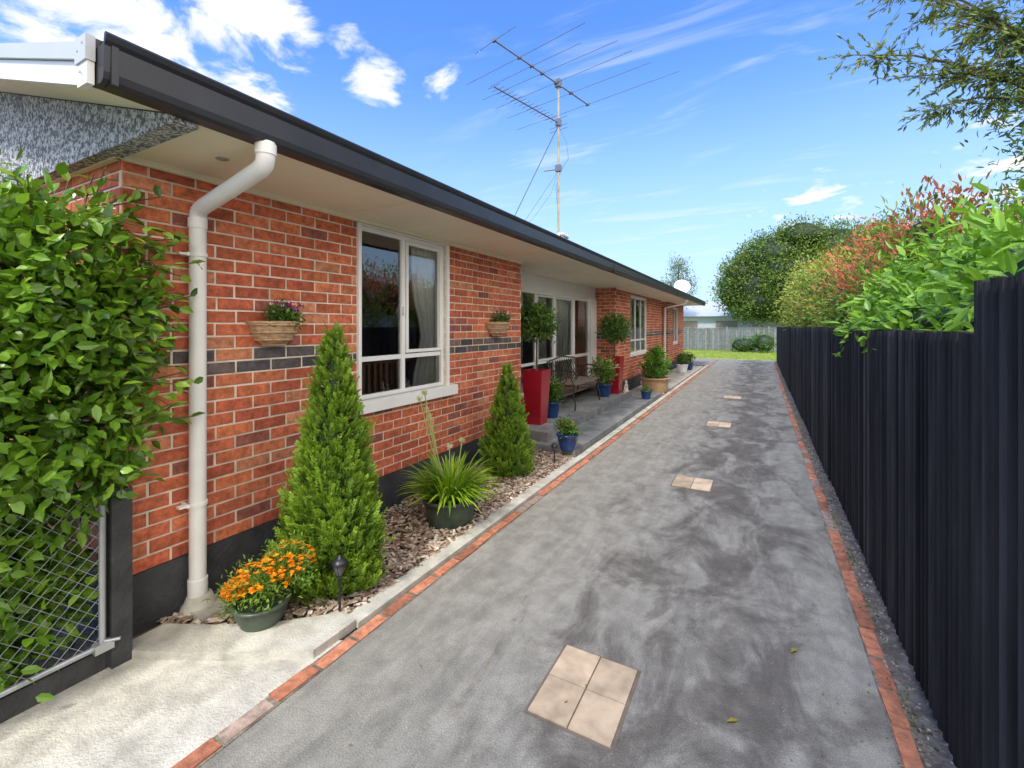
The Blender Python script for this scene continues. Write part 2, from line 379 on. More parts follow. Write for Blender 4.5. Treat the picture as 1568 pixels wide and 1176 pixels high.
m.box(WX-.005,WX+.03,2.585,2.618,1.002,SOF-.04); m.box(WX-.005,WX+.03,3.752,3.79,1.002,SOF-.04); m.box(WX-.005,WX+.03,2.62,3.75,2.421,SOF-.04)
m.box(WX-.03,WX-.0,3.14,3.15,1.7,1.78); m.box(WX-.012,WX+.01,3.13,3.145,1.72,1.735)
m.build('window_sills',[M['white']],H)
window('side_window',WX-.02,11.27,13.1,.92,2.37,[(11.9,.05),(12.5,.05)],[(1.25,.04,11.3,13.06)])
window('rear_window',WX-.02,17.5,18.6,1.0,2.3,[(18.05,.05)],[])
window('porch_glazing',-3.31,5.46,8.66,.49,2.2,[(6.1,.05),(6.9,.06),(7.68,.05)],[(.98,.045,5.5,8.62)],fw=.05,parts=[(6.94,7.65,1.01,2.14),(7.71,8.60,1.01,2.14)])
window('glazed_door',-3.31,8.66,9.6,.25,2.2,[],[(1.0,.06,8.7,9.56)],fw=.06)
m=MB(); m.box(-3.36,-3.30,5.44,10,2.201,SOF-.002); m.box(-3.36,-3.27,9.602,9.995,.2,2.2)
m.box(-3.9,-2.9,15.31,15.36,.2,SOF-.002); m.box(-3.9,-3.84,15.3,16.6,.2,SOF-.002)
m.box(-3.835,-3.80,15.45,16.35,.25,2.2)
m.build('porch_panels',[M['white']],H)
def curtain(name,x,y0,y1,z0,z1,amp=.016,wl=.06,pinch=0):
    m=MB(); n=int((y1-y0)/.010); V=[]; nz_=8
    for i in range(n+1):
        f=i/n
        for j in range(nz_+1):
            h=j/nz_; w=1-pinch*math.exp(-((h-.38)/.22)**2)
            y=y1-(y1-y0)*(1-f)*w; yy=y0+(y1-y0)*f
            d=amp*math.sin(2*PI*yy/wl)+amp*.5*math.sin(2*PI*yy/(wl*2.7)); V.append((x+d*(1.2-.5*h),y,z0+(z1-z0)*h))
    k=nz_+1
    m.add(V,[(i*k+j,(i+1)*k+j,(i+1)*k+j+1,i*k+j+1) for i in range(n) for j in range(nz_)],0,(1,1,1),True); m.build(name,[M['curtain']],H)
curtain('curtain_1',WX-.105,3.36,3.76,.95,2.4,pinch=.35); curtain('curtain_2',-3.40,7.75,8.62,.5,2.2); curtain('curtain_3',-3.40,6.0,6.6,.5,2.2); curtain('curtain_7',-3.40,7.0,7.5,.5,2.2)
curtain('curtain_4',WX-.105,11.3,11.85,.95,2.3); curtain('curtain_5',WX-.105,12.6,13.05,.95,2.3); curtain('curtain_6',-3.40,9.15,9.55,.5,2.2)
m=MB()
m.box(-3.02,-2.97,2.7,3.36,1.27,1.32); m.box(-3.02,-2.97,2.7,3.36,.86,.9)
for i in range(9): m.box(-3.005,-2.985,2.72+i*.07,2.755+i*.07,.9,1.27)
m.build('chair_back',[M['wood']],H)
m=MB()
for yy,hh in((2.98,.10),(3.04,.07),(3.27,.11),(3.31,.08)): m.lathe((WX-.1,yy,1.02),[(.001,0),(.018,.002),(.02,hh*.4),(.009,hh*.6),(.014,hh*.8),(.001,hh)],10)
m.build('sill_ornaments',[M['white']],H)
m=MB()
m.box(-3.4,-2.088,.99,20.3,SOF,SOF+.02)
m.box(-9,-3.4,20.1,20.3,SOF,SOF+.02)
for yy in(2.45,4.85,7.25,9.65,12.05,14.45,16.85): m.box(-2.82,-2.09,yy,yy+.035,SOF-.004,SOF-.0005)
m.box(WX+.008,WX+.035,Yc-.03,5.4,SOF-.035,SOF-.001); m.box(WX+.008,WX+.035,10,15.3,SOF-.035,SOF-.001)
m.box(-9,WX+.03,Yc-.04,Yc-.009,SOF-.035,SOF-.001)
m.build('soffit',[M['cream']],H)
m=MB(); m.lathe((-2.45,1.35,SOF-.003),[(.001,0),(.03,0),(.032,.002)],16,0,(.4,.37,.28)); m.build('soffit_vent',[M['attr']],H)
def zr(x): return 2.46+.29*(-2.115-x)
m=MB()
m.add([(-2.10,.97,2.44),(-12.3,.97,2.44),(-12.3,.97,2.48),(-7.2,.97,zr(-7.2)+.01),(-2.10,.97,2.465)],[(0,4,3,2,1)])
m.add([(-2.10,.97,2.44),(-12.3,.97,2.44),(-12.3,1.06,2.44),(-2.10,1.06,2.44)],[(0,1,2,3)])
m.add([(-2.10,.97,2.44),(-2.10,1.06,2.44),(-2.10,1.06,2.485),(-2.10,.97,2.485)],[(0,1,2,3)])
m.build('gable_stucco',[M['stucco']],H)
def rake(m,x0,x1,y0,y1,za,zb,mat=0):
    V=[]
    for x in(x0,x1):
        for y,z in((y0,za),(y1,za),(y1,zb),(y0,zb)): V.append((x,y,zr(x)+z))
    m.add(V,[(0,1,2,3),(7,6,5,4),(0,4,5,1),(1,5,6,2),(2,6,7,3),(3,7,4,0)],mat)
m=MB(); rake(m,-2.10,-7.2,.695,.72,0,.085,0); rake(m,-2.095,-7.2,.68,.725,.088,.150,1)
rake(m,-2.09,-7.2,.72,.97,.015,.03,2)
m.box(-2.15,-2.07,.684,.705,2.455,2.535,0); m.box(-2.155,-2.065,.678,.706,2.536,2.625,1)
for xx,zz in((-2.11,2.50),(-2.13,2.58),(-2.09,2.60)): m.obox((xx,.678,zz),[(1,0,0),(0,1,0),(0,0,1)],(.004,.003,.004),1)
m.build('barge_board',[M['white'],M['barge'],M['cream']],H)
m=MB()
for a,b in(((-2.07,2.605),(-7.2,2.605+.29*5.13)),((-7.2,2.605+.29*5.13),(-12.4,2.605))):
    V=[(a[0],.73,a[1]),(b[0],.73,b[1]),(b[0],20.35,b[1]),(a[0],20.35,a[1])]
    m.add(V+[(x,y,z+.02) for x,y,z in V],[(0,3,2,1),(4,5,6,7),(0,1,5,4),(1,2,6,5),(2,3,7,6),(3,0,4,7)])
for i in range(50):
    y=.9+i*.4; m.tube([(-2.1,y,2.63),(-7.2,y,2.63+.29*5.1)],.015,4)
m.build('roof',[M['roof']],H)
prof=[(-2.085,2.458),(-2.035,2.458),(-2.018,2.47),(-2.012,2.495),(-2.008,2.585),(-1.998,2.60),(-1.992,2.618),(-1.998,2.628),(-2.008,2.624),(-2.014,2.59),(-2.085,2.59),(-2.085,2.63),(-2.10,2.63),(-2.10,2.458)]
m=MB();ys=[.71,20.4];n=len(prof)
V=[(x,y,z) for y in ys for x,z in prof]
m.add(V,[(i,(i+1)%n,(i+1)%n+n,i+n) for i in range(n)]+[tuple(range(n-1,-1,-1)),tuple(range(n,2*n))])
for yy in(.73,7.0,13.2): m.box(-2.06,-2.004,yy,yy+.02,2.454,2.59)
m.build('gutter',[M['gutter']],H)
m=MB()
m.tube([(-2.055,1.33,2.47),(-2.055,1.33,2.40),(-2.065,1.331,2.37),(-2.10,1.334,2.352),(-2.70,1.388,2.262),(-2.755,1.393,2.245),(-2.772,1.395,2.20),(-2.772,1.395,.10)],.042,20)
m.tube([(-2.055,1.33,2.46),(-2.055,1.33,2.41)],.047,20)
m.tube([(-2.772,1.395,2.205),(-2.772,1.395,2.15)],.047,20)
m.tube([(-2.772,1.395,.19),(-2.772,1.395,.09)],.049,20)
for z in(1.99,.60):
    m.tube([(-2.772,1.395,z),(-2.772,1.395,z+.02)],.049,20); m.box(-2.83,-2.76,1.335,1.352,z,z+.02); m.box(-2.80,-2.765,1.30,1.352,z+.004,z+.016)
m.build('downpipe',[M['pvc']],H)
m=MB(); m.lathe((-2.765,1.40,0.0),[(.10,0),(.085,.05),(.075,.06),(.06,.10),(.045,.105)],18); m.box(-2.80,-2.60,1.33,1.47,.0,.05)
m.build('gully_surround',[M['concrete']],H)
m=MB(); m.tube([(-2.0,4.75,2.64),(-1.99,4.85,2.655),(-2.05,5.15,2.68)],.022,10); m.tube([(-2.06,15.4,2.45),(-2.1,15.4,2.35),(-2.75,15.5,2.2),(-2.77,15.5,.1)],.04,10); m.build('overflow_pipe',[M['pvc']],H)

m=MB()
m.prism([(-2.83,5.30),(-1.97,5.18),(-1.97,10.75),(-2.83,10.75)],-.01,.10); m.prism([(-3.31,5.43),(-2.81,5.43),(-2.42,5.38),(-2.42,9.75),(-2.83,9.75),(-3.31,9.75)],.10,.225)
m.box(-2.82,-2.0,10.75,19.5,-.01,.03,1)
m.box(-2.82,-2.25,12.3,13.6,.03,.14,1)
m.build('porch_steps',[M['deck'],M['concrete']])

# ---------------------------------------------------------------- fence right
m=MB()
def fencepanel(y0,y1,x,h,w=.056):
    y=y0; bc=random.uniform(.85,1.15)
    while y<y1-.02:
        c=np.array((.040,.036,.033))*random.uniform(.5,1.45)*bc
        if random.random()<.07: c=np.array((.085,.075,.065))
        if random.random()<.06: c=np.array((.012,.012,.012))
        hh=h+random.uniform(-.008,.006); e=random.uniform(0,.007); a=w/.056
        pr=[(x+.030,y),(x+.002+e,y+.007*a),(x-.006+e,y+.018*a),(x-.007+e,y+.036*a),(x+.001+e,y+.047*a),(x+.030,y+w)]
        lean=random.uniform(-.003,.003)
        VV=[(p,q,.03) for p,q in pr]+[(p,q+lean,hh) for p,q in pr]+[(x+.033,y,hh),(x+.033,y+w,hh)]
        F=[(i,i+6,i+7,i+1) for i in range(5)]+[(6,12,13,11,10,9,8,7)]
        m.add(VV,F,0,c); y+=w
    m.add([(x+.034,y0,.03),(x+.034,y1,.03),(x+.034,y1,h),(x+.034,y0,h)],[(0,1,2,3)],0,(.008,.008,.008))
fencepanel(-1.2,1.975,.597,1.742)
y=2.0;i=0
while y<23:
    fencepanel(y,y+1.77,.612+(.012 if i%2 else 0)+random.uniform(-.004,.004),1.585+random.uniform(-.012,.012)); y+=1.8;i+=1
y=-1.2
while y<23.5:
    m.box(.69,.79,y,y+.09,0,1.5,0,(.04,.04,.042)); y+=1.8
m.box(.663,.69,-1.2,23,.35,.42,0,(.05,.05,.05)); m.box(.663,.69,-1.2,23,1.2,1.27,0,(.05,.05,.05))
m.build('timber_fence',[M['fence']])
m=MB(); m.add([(.528,-3,.003),(.80,-3,.003),(.80,24,.003),(.528,24,.003)],[(0,1,2,3)])
for i in range(1500):
    y=random.uniform(-.5,9); x=random.uniform(.51,.63); s=random.uniform(.003,.008); a=random.uniform(0,PI)
    m.obox((x,y,.005),[(math.cos(a),math.sin(a),0),(-math.sin(a),math.cos(a),0),(0,0,1)],(s,s*.6,s*.5),1,np.array(random.choice(pal))*random.uniform(.4,.9))
n=1500;P=np.stack([rng.normal(.535,.02,n),rng.uniform(.8,20,n),np.full(n,.004)],1); P[:,1]+=.25*np.sin(P[:,1]*9)
leaves(m,P,np.stack([rng.normal(0,.5,n),rng.normal(0,.5,n),np.ones(n)*.6],1),rng.normal(size=(n,3)),.022,.006,lerp((.10,.16,.04),(.34,.30,.13),rng.random(n)),2)
m.build('dirt_strip',[M['verge'],M['chips'],M['leaf']],origin=False)
m=MB(); n=260; xs=np.where(rng.random(n)<.55,.5-np.abs(rng.normal(0,.22,n)),rng.uniform(-1.7,.5,n)); P=np.stack([xs,rng.uniform(1.0,12,n),np.full(n,.012)],1)
P=np.concatenate([P,[(-.12,2.02,.012),(.13,2.6,.012)]]);n+=2
leaves(m,P,np.stack([rng.normal(size=n),rng.normal(size=n),rng.normal(0,.1,n)],1),np.tile((0,0,1.),(n,1)),np.where(np.arange(n)>259,.06,rng.uniform(.008,.02,n)),np.where(np.arange(n)>259,.022,.007),lerp((.45,.40,.05),(.20,.11,.04),rng.random(n)))
m.build('fallen_leaves',[M['leaf']])

m=MB(); x=-14
while x<9:
    c=np.array((.20,.215,.21))*random.uniform(.75,1.15); m.box(x,x+.14,33,33.02,.05,1.47+random.uniform(-.01,.01),0,c); x+=.155
m.box(-14,9,32.96,33.03,1.48,1.52,0,(.25,.26,.26)); m.box(-14,9,33.021,33.06,.4,.48,0,(.2,.2,.2)); m.box(-14,9,33.07,33.09,.05,1.45,0,(.06,.06,.06))
x=-14
while x<9: m.box(x,x+.1,32.93,32.99,0,1.6,0,(.22,.22,.22)); x+=2.4
m.build('rear_fence',[M['palefence']])
Nh=empty('neighbour_house')
m=MB(); m.box(-11,3,44,52,0,2.5); m.build('walls',[M['barge']],Nh)
m=MB(); V=[(-11.4,43.5,2.5),(3.4,43.5,2.5),(3.4,52.5,2.5),(-11.4,52.5,2.5),(-8,48,4.0),(0,48,4.0)]
m.add(V,[(0,1,5,4),(2,3,4,5),(0,4,3),(1,2,5)]); m.build('roof',[M['barge']],Nh)
m=MB(); m.box(-6.5,-5,43.95,43.99,1,2.1); m.box(-3.5,-1.8,43.95,43.99,1,2.1); m.build('windows',[M['dark']],Nh)
Nh=empty('neighbour_house')
m=MB(); m.box(6.2,13,3,15.5,0,2.5); m.build('walls',[M['barge']],Nh)
m=MB(); V=[(5.7,2.6,2.45),(13.5,2.6,2.45),(13.5,15.9,2.45),(5.7,15.9,2.45),(9.6,6,4.1),(9.6,12.5,4.1)]
m.add(V,[(0,1,4),(1,2,5,4),(2,3,5),(3,0,4,5),(0,3,2,1)]); m.build('roof',[M['roof']],Nh)
m=MB(); m.box(6.16,6.19,5,6.6,.9,2.1); m.box(6.16,6.19,9,11,.9,2.1); m.build('windows',[M['dark']],Nh)

# ---------------------------------------------------------------- vegetation
GD=(.028,.08,.014)
m=MB()
lob=[(-3.05,.55,1.60,.55,.52,.66),(-2.85,.85,1.78,.30,.28,.42),(-2.80,.80,1.25,.28,.36,.45),(-2.95,.35,1.0,.40,.6,.55),(-2.98,.45,.45,.28,.50,.44),(-2.74,1.0,1.68,.19,.22,.22),(-3.3,.15,1.5,.6,.6,.7),(-2.74,.97,1.15,.13,.13,.34),(-2.70,.78,.90,.16,.24,.18),(-2.86,.60,.38,.17,.36,.34),(-2.86,.3,.42,.16,.36,.34)]
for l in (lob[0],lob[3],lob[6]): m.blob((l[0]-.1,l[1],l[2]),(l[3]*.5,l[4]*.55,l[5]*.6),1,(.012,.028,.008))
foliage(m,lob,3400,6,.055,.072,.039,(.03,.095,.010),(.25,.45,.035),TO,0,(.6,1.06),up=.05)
for k in range(34):
    a=(-2.72+random.uniform(-.1,.1),.88,random.uniform(1.0,2.15)); b=(a[0]+random.uniform(.0,.1),a[1]+random.uniform(.15,.45),a[2]+random.uniform(-.10,.2))
    m.tube([a,b],.003,4,1,(.12,.09,.05))
    n=11;t=rng.random(n)[:,None]; Q=np.array(a)+(np.array(b)-np.array(a))*t
    leaves(m,Q,nrm(np.tile(np.array(b)-np.array(a),(n,1))+rng.normal(size=(n,3))*.25),nrm(np.array([.4,-.3,.8])+rng.normal(size=(n,3))*.4),.075,.040,lerp((.05,.13,.015),(.36,.54,.06),rng.random(n)),0,TO)
for k in range(24):
    a=(-2.95+random.uniform(-.25,.2),random.uniform(.3,.95),2.0); b=(a[0]+random.uniform(-.1,.1),a[1]+random.uniform(-.1,.12),a[2]+random.uniform(.15,.40))
    m.tube([a,b],.003,4,1,(.12,.09,.05))
    n=9;t=rng.random(n)[:,None]; Q=np.array(a)+(np.array(b)-np.array(a))*t
    leaves(m,Q,nrm(rng.normal(size=(n,3))*.8+np.array([0,0,.5])),nrm(np.array([.2,-.6,.6])+rng.normal(size=(n,3))*.4),.075,.040,lerp((.08,.2,.02),(.42,.58,.07),rng.random(n)),0,TO)
m.build('climbing_hedge',[M['leafgloss'],M['attr']])
m=MB(); gx=-2.665
m.tube([(gx,.935,.13),(gx,.935,.84)],.014,10); m.tube([(gx,-1.0,.13),(gx,.935,.13)],.013,10)
s=.06; y=-1.4
while y<1.7:
    for sg in(-1,1):
        yb=y+sg*.70
        def zat(yy): return .13+sg*(yy-y)
        lo,hi=min(y,yb),max(y,yb); lo=max(lo,-1.0);hi=min(hi,.925)
        if hi>lo: m.tube([(gx+sg*.002,lo,zat(lo)),(gx+sg*.002,hi,zat(hi))],.0014,4)
    y+=s
m.box(gx-.01,gx+.03,.90,.97,.11,.15); m.tube([(gx+.01,.94,.15),(gx+.05,.985,.15)],.008,6)
m.build('wire_gate',[M['galv']])
m=MB(); m.box(-2.73,-2.65,.965,1.045,0,.83); m.box(-2.72,-2.68,-2,.965,0,.10); m.build('gate_post',[M['plinth']])

def conifer(x,y,h,r,ns):
    m=MB()
    def R(s): return r*np.where(s<.18,.78+.22*(s/.18),np.clip(1-(s-.18)/.83,0,1)**.88)
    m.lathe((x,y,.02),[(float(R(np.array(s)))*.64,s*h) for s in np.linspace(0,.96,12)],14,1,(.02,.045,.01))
    m.tube([(x,y,0),(x,y,.15)],.02,8,1,(.1,.07,.05))
    s=1-np.sqrt(rng.random(ns)); s=np.where(rng.random(ns)<.15,rng.random(ns),s)*.97; ph=rng.uniform(0,2*PI,ns)
    lump=1+.11*np.sin(3*ph+s*9)+.08*np.sin(7*ph-s*21)+.07*np.sin(2*ph+s*33)
    rr=R(s)*lump*rng.uniform(.68,1.0,ns); out=np.stack([np.cos(ph),np.sin(ph),0*ph],1); tan=np.stack([-np.sin(ph),np.cos(ph),0*ph],1)
    P0=np.array([x,y,.03])+out*rr[:,None]; P0[:,2]+=s*h
    ax=nrm(out*.55+np.array([0,0,.85])+rng.normal(size=(ns,3))*.24)
    pv=nrm(tan*rng.normal(size=(ns,1))+out*rng.normal(size=(ns,1))*.6); pv=nrm(pv-ax*(pv*ax).sum(1,keepdims=True)); nn=np.cross(ax,pv)
    Ls=rng.uniform(.06,.14,ns)*(1-.4*s)*(.7+r); cv=.5*rng.random(ns)+.5*(np.sin(5*ph+s*17)*.5+.5)
    for j in range(8):
        for sg in(-1,1):
            f=j/8
            p=P0+ax*(Ls*f)[:,None]; d=nrm(ax*.75+pv*sg*(.75-.35*f)+rng.normal(size=(ns,3))*.12)
            c=lerp((.035,.10,.010),(.36,.56,.045),np.clip(.5*cv+.48*f+rng.random(ns)*.12,0,1))
            leaves(m,p,d,nrm(nn+rng.normal(size=(ns,3))*.3),.034*(1-.45*f),.0105,c,0)
    return m.build('conifer_shrub',[M['needle'],M['attr']])
conifer(-2.27,1.90,1.58,.270,2900)
conifer(-2.37,4.24,1.17,.25,1500)

def pot(m,c,r,h,mat=0,rim=1.08,taper=.72,col=(1,1,1)):
    m.lathe(c,[(.001,0),(r*taper,0),(r*taper*1.03,.01),(r*.93,h*.55),(r,h*.88),(r*rim,h*.9),(r*rim,h),(r*.92,h),(r*.9,h*.9),(.001,h*.88)],28,mat,col)
m=MB(); pc=(-2.22,3.01,.02); pot(m,pc,.215,.21,0,taper=.85)
for i in range(440):
    a=random.uniform(0,2*PI); L_=random.uniform(.22,.42); el=random.uniform(.55,1.45); w=random.uniform(.016,.028)
    rr=.15*random.random()
    p=np.array((pc[0]+rr*math.cos(a),pc[1]+rr*math.sin(a),.215)); d=np.array((math.cos(a)*math.cos(el),math.sin(a)*math.cos(el),math.sin(el))); side=np.array((-math.sin(a),math.cos(a),0))
    V=[];k=7
    for j in range(k+1):
        ww=w*(1-(j/k)**2.5)+.001; V+=[p-side*ww/2,p+side*ww/2]
        p=p+d*L_/k; d=nrm(d+np.array((0,0,-.12-.13*j/k))+np.array((math.cos(a),math.sin(a),0))*.06)
    t=random.random(); c=np.array((.09,.22,.015))*(1-t)+np.array((.44,.62,.05))*t
    m.add(V,[(2*j,2*j+1,2*j+3,2*j+2) for j in range(k)],1,c,True)
for (dx,dy,h) in((-.20,-.14,1.02),(-.12,-.16,.94),(-.02,.02,.62),(.05,.1,.66),(-.10,-.2,1.08),(-.16,-.05,.86)):
    m.tube([(pc[0],pc[1],.2),(pc[0]+dx*.6,pc[1]+dy*.6,h*.6),(pc[0]+dx,pc[1]+dy,h)],.0045,5,2,(.42,.50,.16))
    for q in range(22):
        dd=nrm(rng.normal(size=3)); leaves(m,[np.array((pc[0]+dx,pc[1]+dy,h))],[dd],[nrm(rng.normal(size=3))],.034,.013,[(.70,.72,.50)],1)
m.build('agapanthus_pot',[M['greenglaze'],M['leaf'],M['attr']])

def potplant(name,c,r,h,potmat,fol,nc,mm,L_,W_,dark,light,flower=None,nf=0,fs=.02,taper=.7):
    m=MB(); pot(m,c,r,h,0,taper=taper)
    foliage(m,fol,nc,mm,.03,L_,W_,dark,light,TQ,1,(.2,1.0),up=.5)
    if flower is not None:
        lo=np.array(fol); id=rng.integers(0,len(lo),nf); d=nrm(rng.normal(size=(nf,3))); d[:,2]=np.abs(d[:,2])*.9
        P=lo[id,:3]+d*lo[id,3:]*rng.uniform(.85,1.08,(nf,1))
        for k in range(6):
            a=2*PI*k/6; D=nrm(np.stack([np.full(nf,math.cos(a)),np.full(nf,math.sin(a)),np.full(nf,.35)],1)+rng.normal(size=(nf,3))*.25)
            fc=np.array([flower[i] for i in rng.integers(0,len(flower),nf)])*rng.uniform(.8,1.1,(nf,1))
            leaves(m,P,D,np.tile((0,0,1.),(nf,1)),fs,fs*.8,fc,1)
    return m.build(name,[potmat,M['leaf']])
GB=(.15,.32,.04)
potplant('marigold_pot',(-2.32,1.48,.03),.135,.13,M['greenglaze'],[(-2.32,1.49,.24,.15,.15,.11),(-2.24,1.59,.32,.13,.13,.12),(-2.40,1.41,.20,.08,.08,.08)],110,22,.03,.011,(.07,.16,.02),(.28,.46,.06),[(.9,.33,.01),(.95,.46,.02),(.85,.24,.01)],220,.019)
potplant('geranium_pot',(-2.07,5.20,.10),.125,.19,M['blueglaze'],[(-2.07,5.20,.36,.11,.11,.10)],40,14,.05,.02,GD,GB,[(.65,.08,.05),(.7,.35,.25)],20,.02)
potplant('patio_plant_pot',(-2.78,6.35,.225),.12,.24,M['blueglaze'],[(-2.78,6.35,.62,.15,.15,.20)],60,14,.06,.025,GD,GB,[(.8,.78,.76),(.7,.42,.35)],30,.03)
potplant('white_flower_shrub_pot',(-2.72,8.75,.225),.15,.25,M['blueglaze'],[(-2.72,8.75,.74,.27,.27,.25)],110,14,.07,.03,(.05,.12,.02),(.26,.46,.07),[(.85,.76,.7),(.8,.5,.42)],50,.05)
potplant('small_blue_pot',(-2.08,9.6,.10),.11,.17,M['blueglaze'],[(-2.08,9.6,.29,.09,.09,.07)],20,10,.04,.02,GD,GB)
potplant('barrel_planter',(-2.25,11.35,.03),.32,.34,M['wicker'],[(-2.25,11.35,.62,.36,.36,.30),(-2.2,11.3,.92,.16,.16,.22)],200,14,.09,.035,(.04,.11,.015),(.24,.46,.05),taper=.88)
potplant('doorstep_pot',(-2.35,16.4,.03),.18,.28,M['attr'],[(-2.35,16.4,.5,.22,.22,.22)],60,12,.08,.03,GD,GB)
potplant('doorstep_pot',(-2.3,17.6,.03),.16,.26,M['blueglaze'],[(-2.3,17.6,.45,.18,.18,.18)],50,12,.08,.03,GD,GB,[(.7,.2,.15)],12,.04)
def topiary(x,y,z,hp,w,zb,rb):
    m=MB(); a=w/2; b=w*.36
    V=[(x-b,y-b,z),(x+b,y-b,z),(x+b,y+b,z),(x-b,y+b,z),(x-a,y-a,z+hp),(x+a,y-a,z+hp),(x+a,y+a,z+hp),(x-a,y+a,z+hp)]
    m.add(V,[(0,3,2,1),(0,1,5,4),(1,2,6,5),(2,3,7,6),(3,0,4,7)],0)
    q=a-.02
    V2=[(x-a,y-a,z+hp),(x+a,y-a,z+hp),(x+a,y+a,z+hp),(x-a,y+a,z+hp),(x-q,y-q,z+hp),(x+q,y-q,z+hp),(x+q,y+q,z+hp),(x-q,y+q,z+hp),(x-q,y-q,z+hp-.04),(x+q,y-q,z+hp-.04),(x+q,y+q,z+hp-.04),(x-q,y+q,z+hp-.04)]
    m.add(V2,[(i,(i+1)%4,(i+1)%4+4,i+4) for i in range(4)]+[(i+4,(i+1)%4+4,(i+1)%4+8,i+8) for i in range(4)],0)
    m.add(V2[8:],[(0,1,2,3)],2,(.05,.035,.025))
    m.tube([(x,y,z+hp-.05),(x+.01,y,zb-rb*.4),(x,y,zb)],[.016,.013,.01],8,2,(.14,.10,.07))
    for i in range(10):
        d=nrm(rng.normal(size=3))*rb*.8; m.tube([(x,y,zb-rb*.3),(x+d[0],y+d[1],zb+d[2])],.005,4,2,(.12,.09,.06))
    foliage(m,[(x,y,zb,rb,rb,rb*.95)],330,9,.035,.07,.028,(.03,.075,.014),(.19,.34,.06),TQ,1,(.45,1.0),up=.15)
    m.build('topiary_planter',[M['red'],M['leafgloss'],M['attr']])
topiary(-2.80,5.85,.225,.76,.31,1.66,.25); topiary(-2.66,9.28,.225,.76,.33,1.56,.31)

m=MB()
xb,xf,y0,y1,zb=-3.06,-2.66,7.0,8.28,.225
for yy in(y0,y1):
    m.tube([(xf,yy,zb),(xf+.015,yy,zb+.1),(xf-.03,yy,zb+.25),(xf,yy,zb+.40)],.014,8)
    m.tube([(xb-.06,yy,zb),(xb-.03,yy,zb+.2),(xb,yy,zb+.42),(xb-.05,yy,zb+.62),(xb-.09,yy,zb+.78)],.014,8)
    m.tube([(xb,yy,zb+.40),(xf,yy,zb+.40)],.014,8); m.tube([(xb-.03,yy,zb+.2),(xf-.03,yy,zb+.22)],.009,8)
    arm=[(xb-.06,yy,zb+.62)]+[(xb+.1+.2*t,yy,zb+.64+.02*math.sin(t*PI)) for t in(0,.5,1)]+[(xf+.02,yy,zb+.62),(xf+.05,yy,zb+.56),(xf+.02,yy,zb+.52),(xf-.01,yy,zb+.55)]
    m.tube(arm,.013,8); m.tube([(xf,yy,zb+.40),(xf-.06,yy,zb+.5),(xf,yy,zb+.62)],.009,8)
    c=[(xb+.18+.08*math.cos(t),yy,zb+.51+.08*math.sin(t)) for t in np.linspace(0,2*PI,14)]; m.tube(c,.007,6)
for i in range(9):
    x=xb+.02+i*(xf-xb-.02)/8; m.box(x-.016,x+.016,y0,y1,zb+.41,zb+.425,1)
for z,xx in((.47,-.015),(.78,-.09)): m.tube([(xb+xx,y0,zb+z),(xb+xx,(y0+y1)/2,zb+z+(.06 if z>.7 else 0)),(xb+xx,y1,zb+z)],.013,8)
for i in range(12):
    a=y0+(y1-y0)*i/12;b=y0+(y1-y0)*(i+1)/12
    m.tube([(xb-.015,a,zb+.47),(xb-.09,b,zb+.79)],.006,5); m.tube([(xb-.015,b,zb+.47),(xb-.09,a,zb+.79)],.006,5)
for i in range(4):
    cy=y0+(y1-y0)*(i+.5)/4; m.tube([(xb-.05-.035*math.sin(t),cy+.11*math.cos(t),zb+.63+.12*math.sin(t)) for t in np.linspace(0,2*PI,16)],.008,6)
m.build('garden_bench',[M['iron'],mat('bench_slats',(.22,.17,.13),.6,var=.3)])

def basket(y,z,w,h,cols):
    m=MB(); r=w/2
    prof=[(.001,-h),(r*.45,-h*.97),(r*.72,-h*.75),(r*.88,-h*.45),(r*.97,-h*.15),(r*1.04,-.012),(r*1.04,0),(r*.95,0),(r*.9,-.03),(.001,-.03)]
    m.lathe((WX+.012,y,z),prof,20,0,(1,1,1),-PI/2,PI/2,sx=.8)
    for k in range(1,5):
        q=prof[k]; m.tube([(WX+.014+.8*(q[0]+.003)*math.cos(a),y+(q[0]+.003)*math.sin(a),z+q[1]) for a in np.linspace(-PI/2,PI/2,14)],.006,6,0)
    foliage(m,[(WX+.09,y+.02,z+.03,.07,r*.75,.06)],80,12,.02,.035,.018,(.04,.09,.015),(.16,.30,.05),TQ,1,(.1,1),up=.6)
    n=110; P=np.stack([WX+.09+rng.normal(0,.035,n),y+rng.uniform(-.3,.75,n)*r,z+.06+rng.random(n)*.06],1)
    c=np.array([cols[i] for i in rng.integers(0,len(cols),n)])
    leaves(m,P,rng.normal(size=(n,3)),nrm(np.array([.6,-.4,.5])+rng.normal(size=(n,3))*.3),.026,.024,c,1)
    m.build('wall_planter',[M['wicker'],M['leaf']])
basket(1.875,1.635,.34,.16,[(.25,.04,.22),(.45,.05,.25),(.12,.02,.14),(.8,.72,.75)])
basket(4.74,1.655,.42,.17,[(.35,.07,.18),(.7,.7,.65),(.3,.07,.14)])

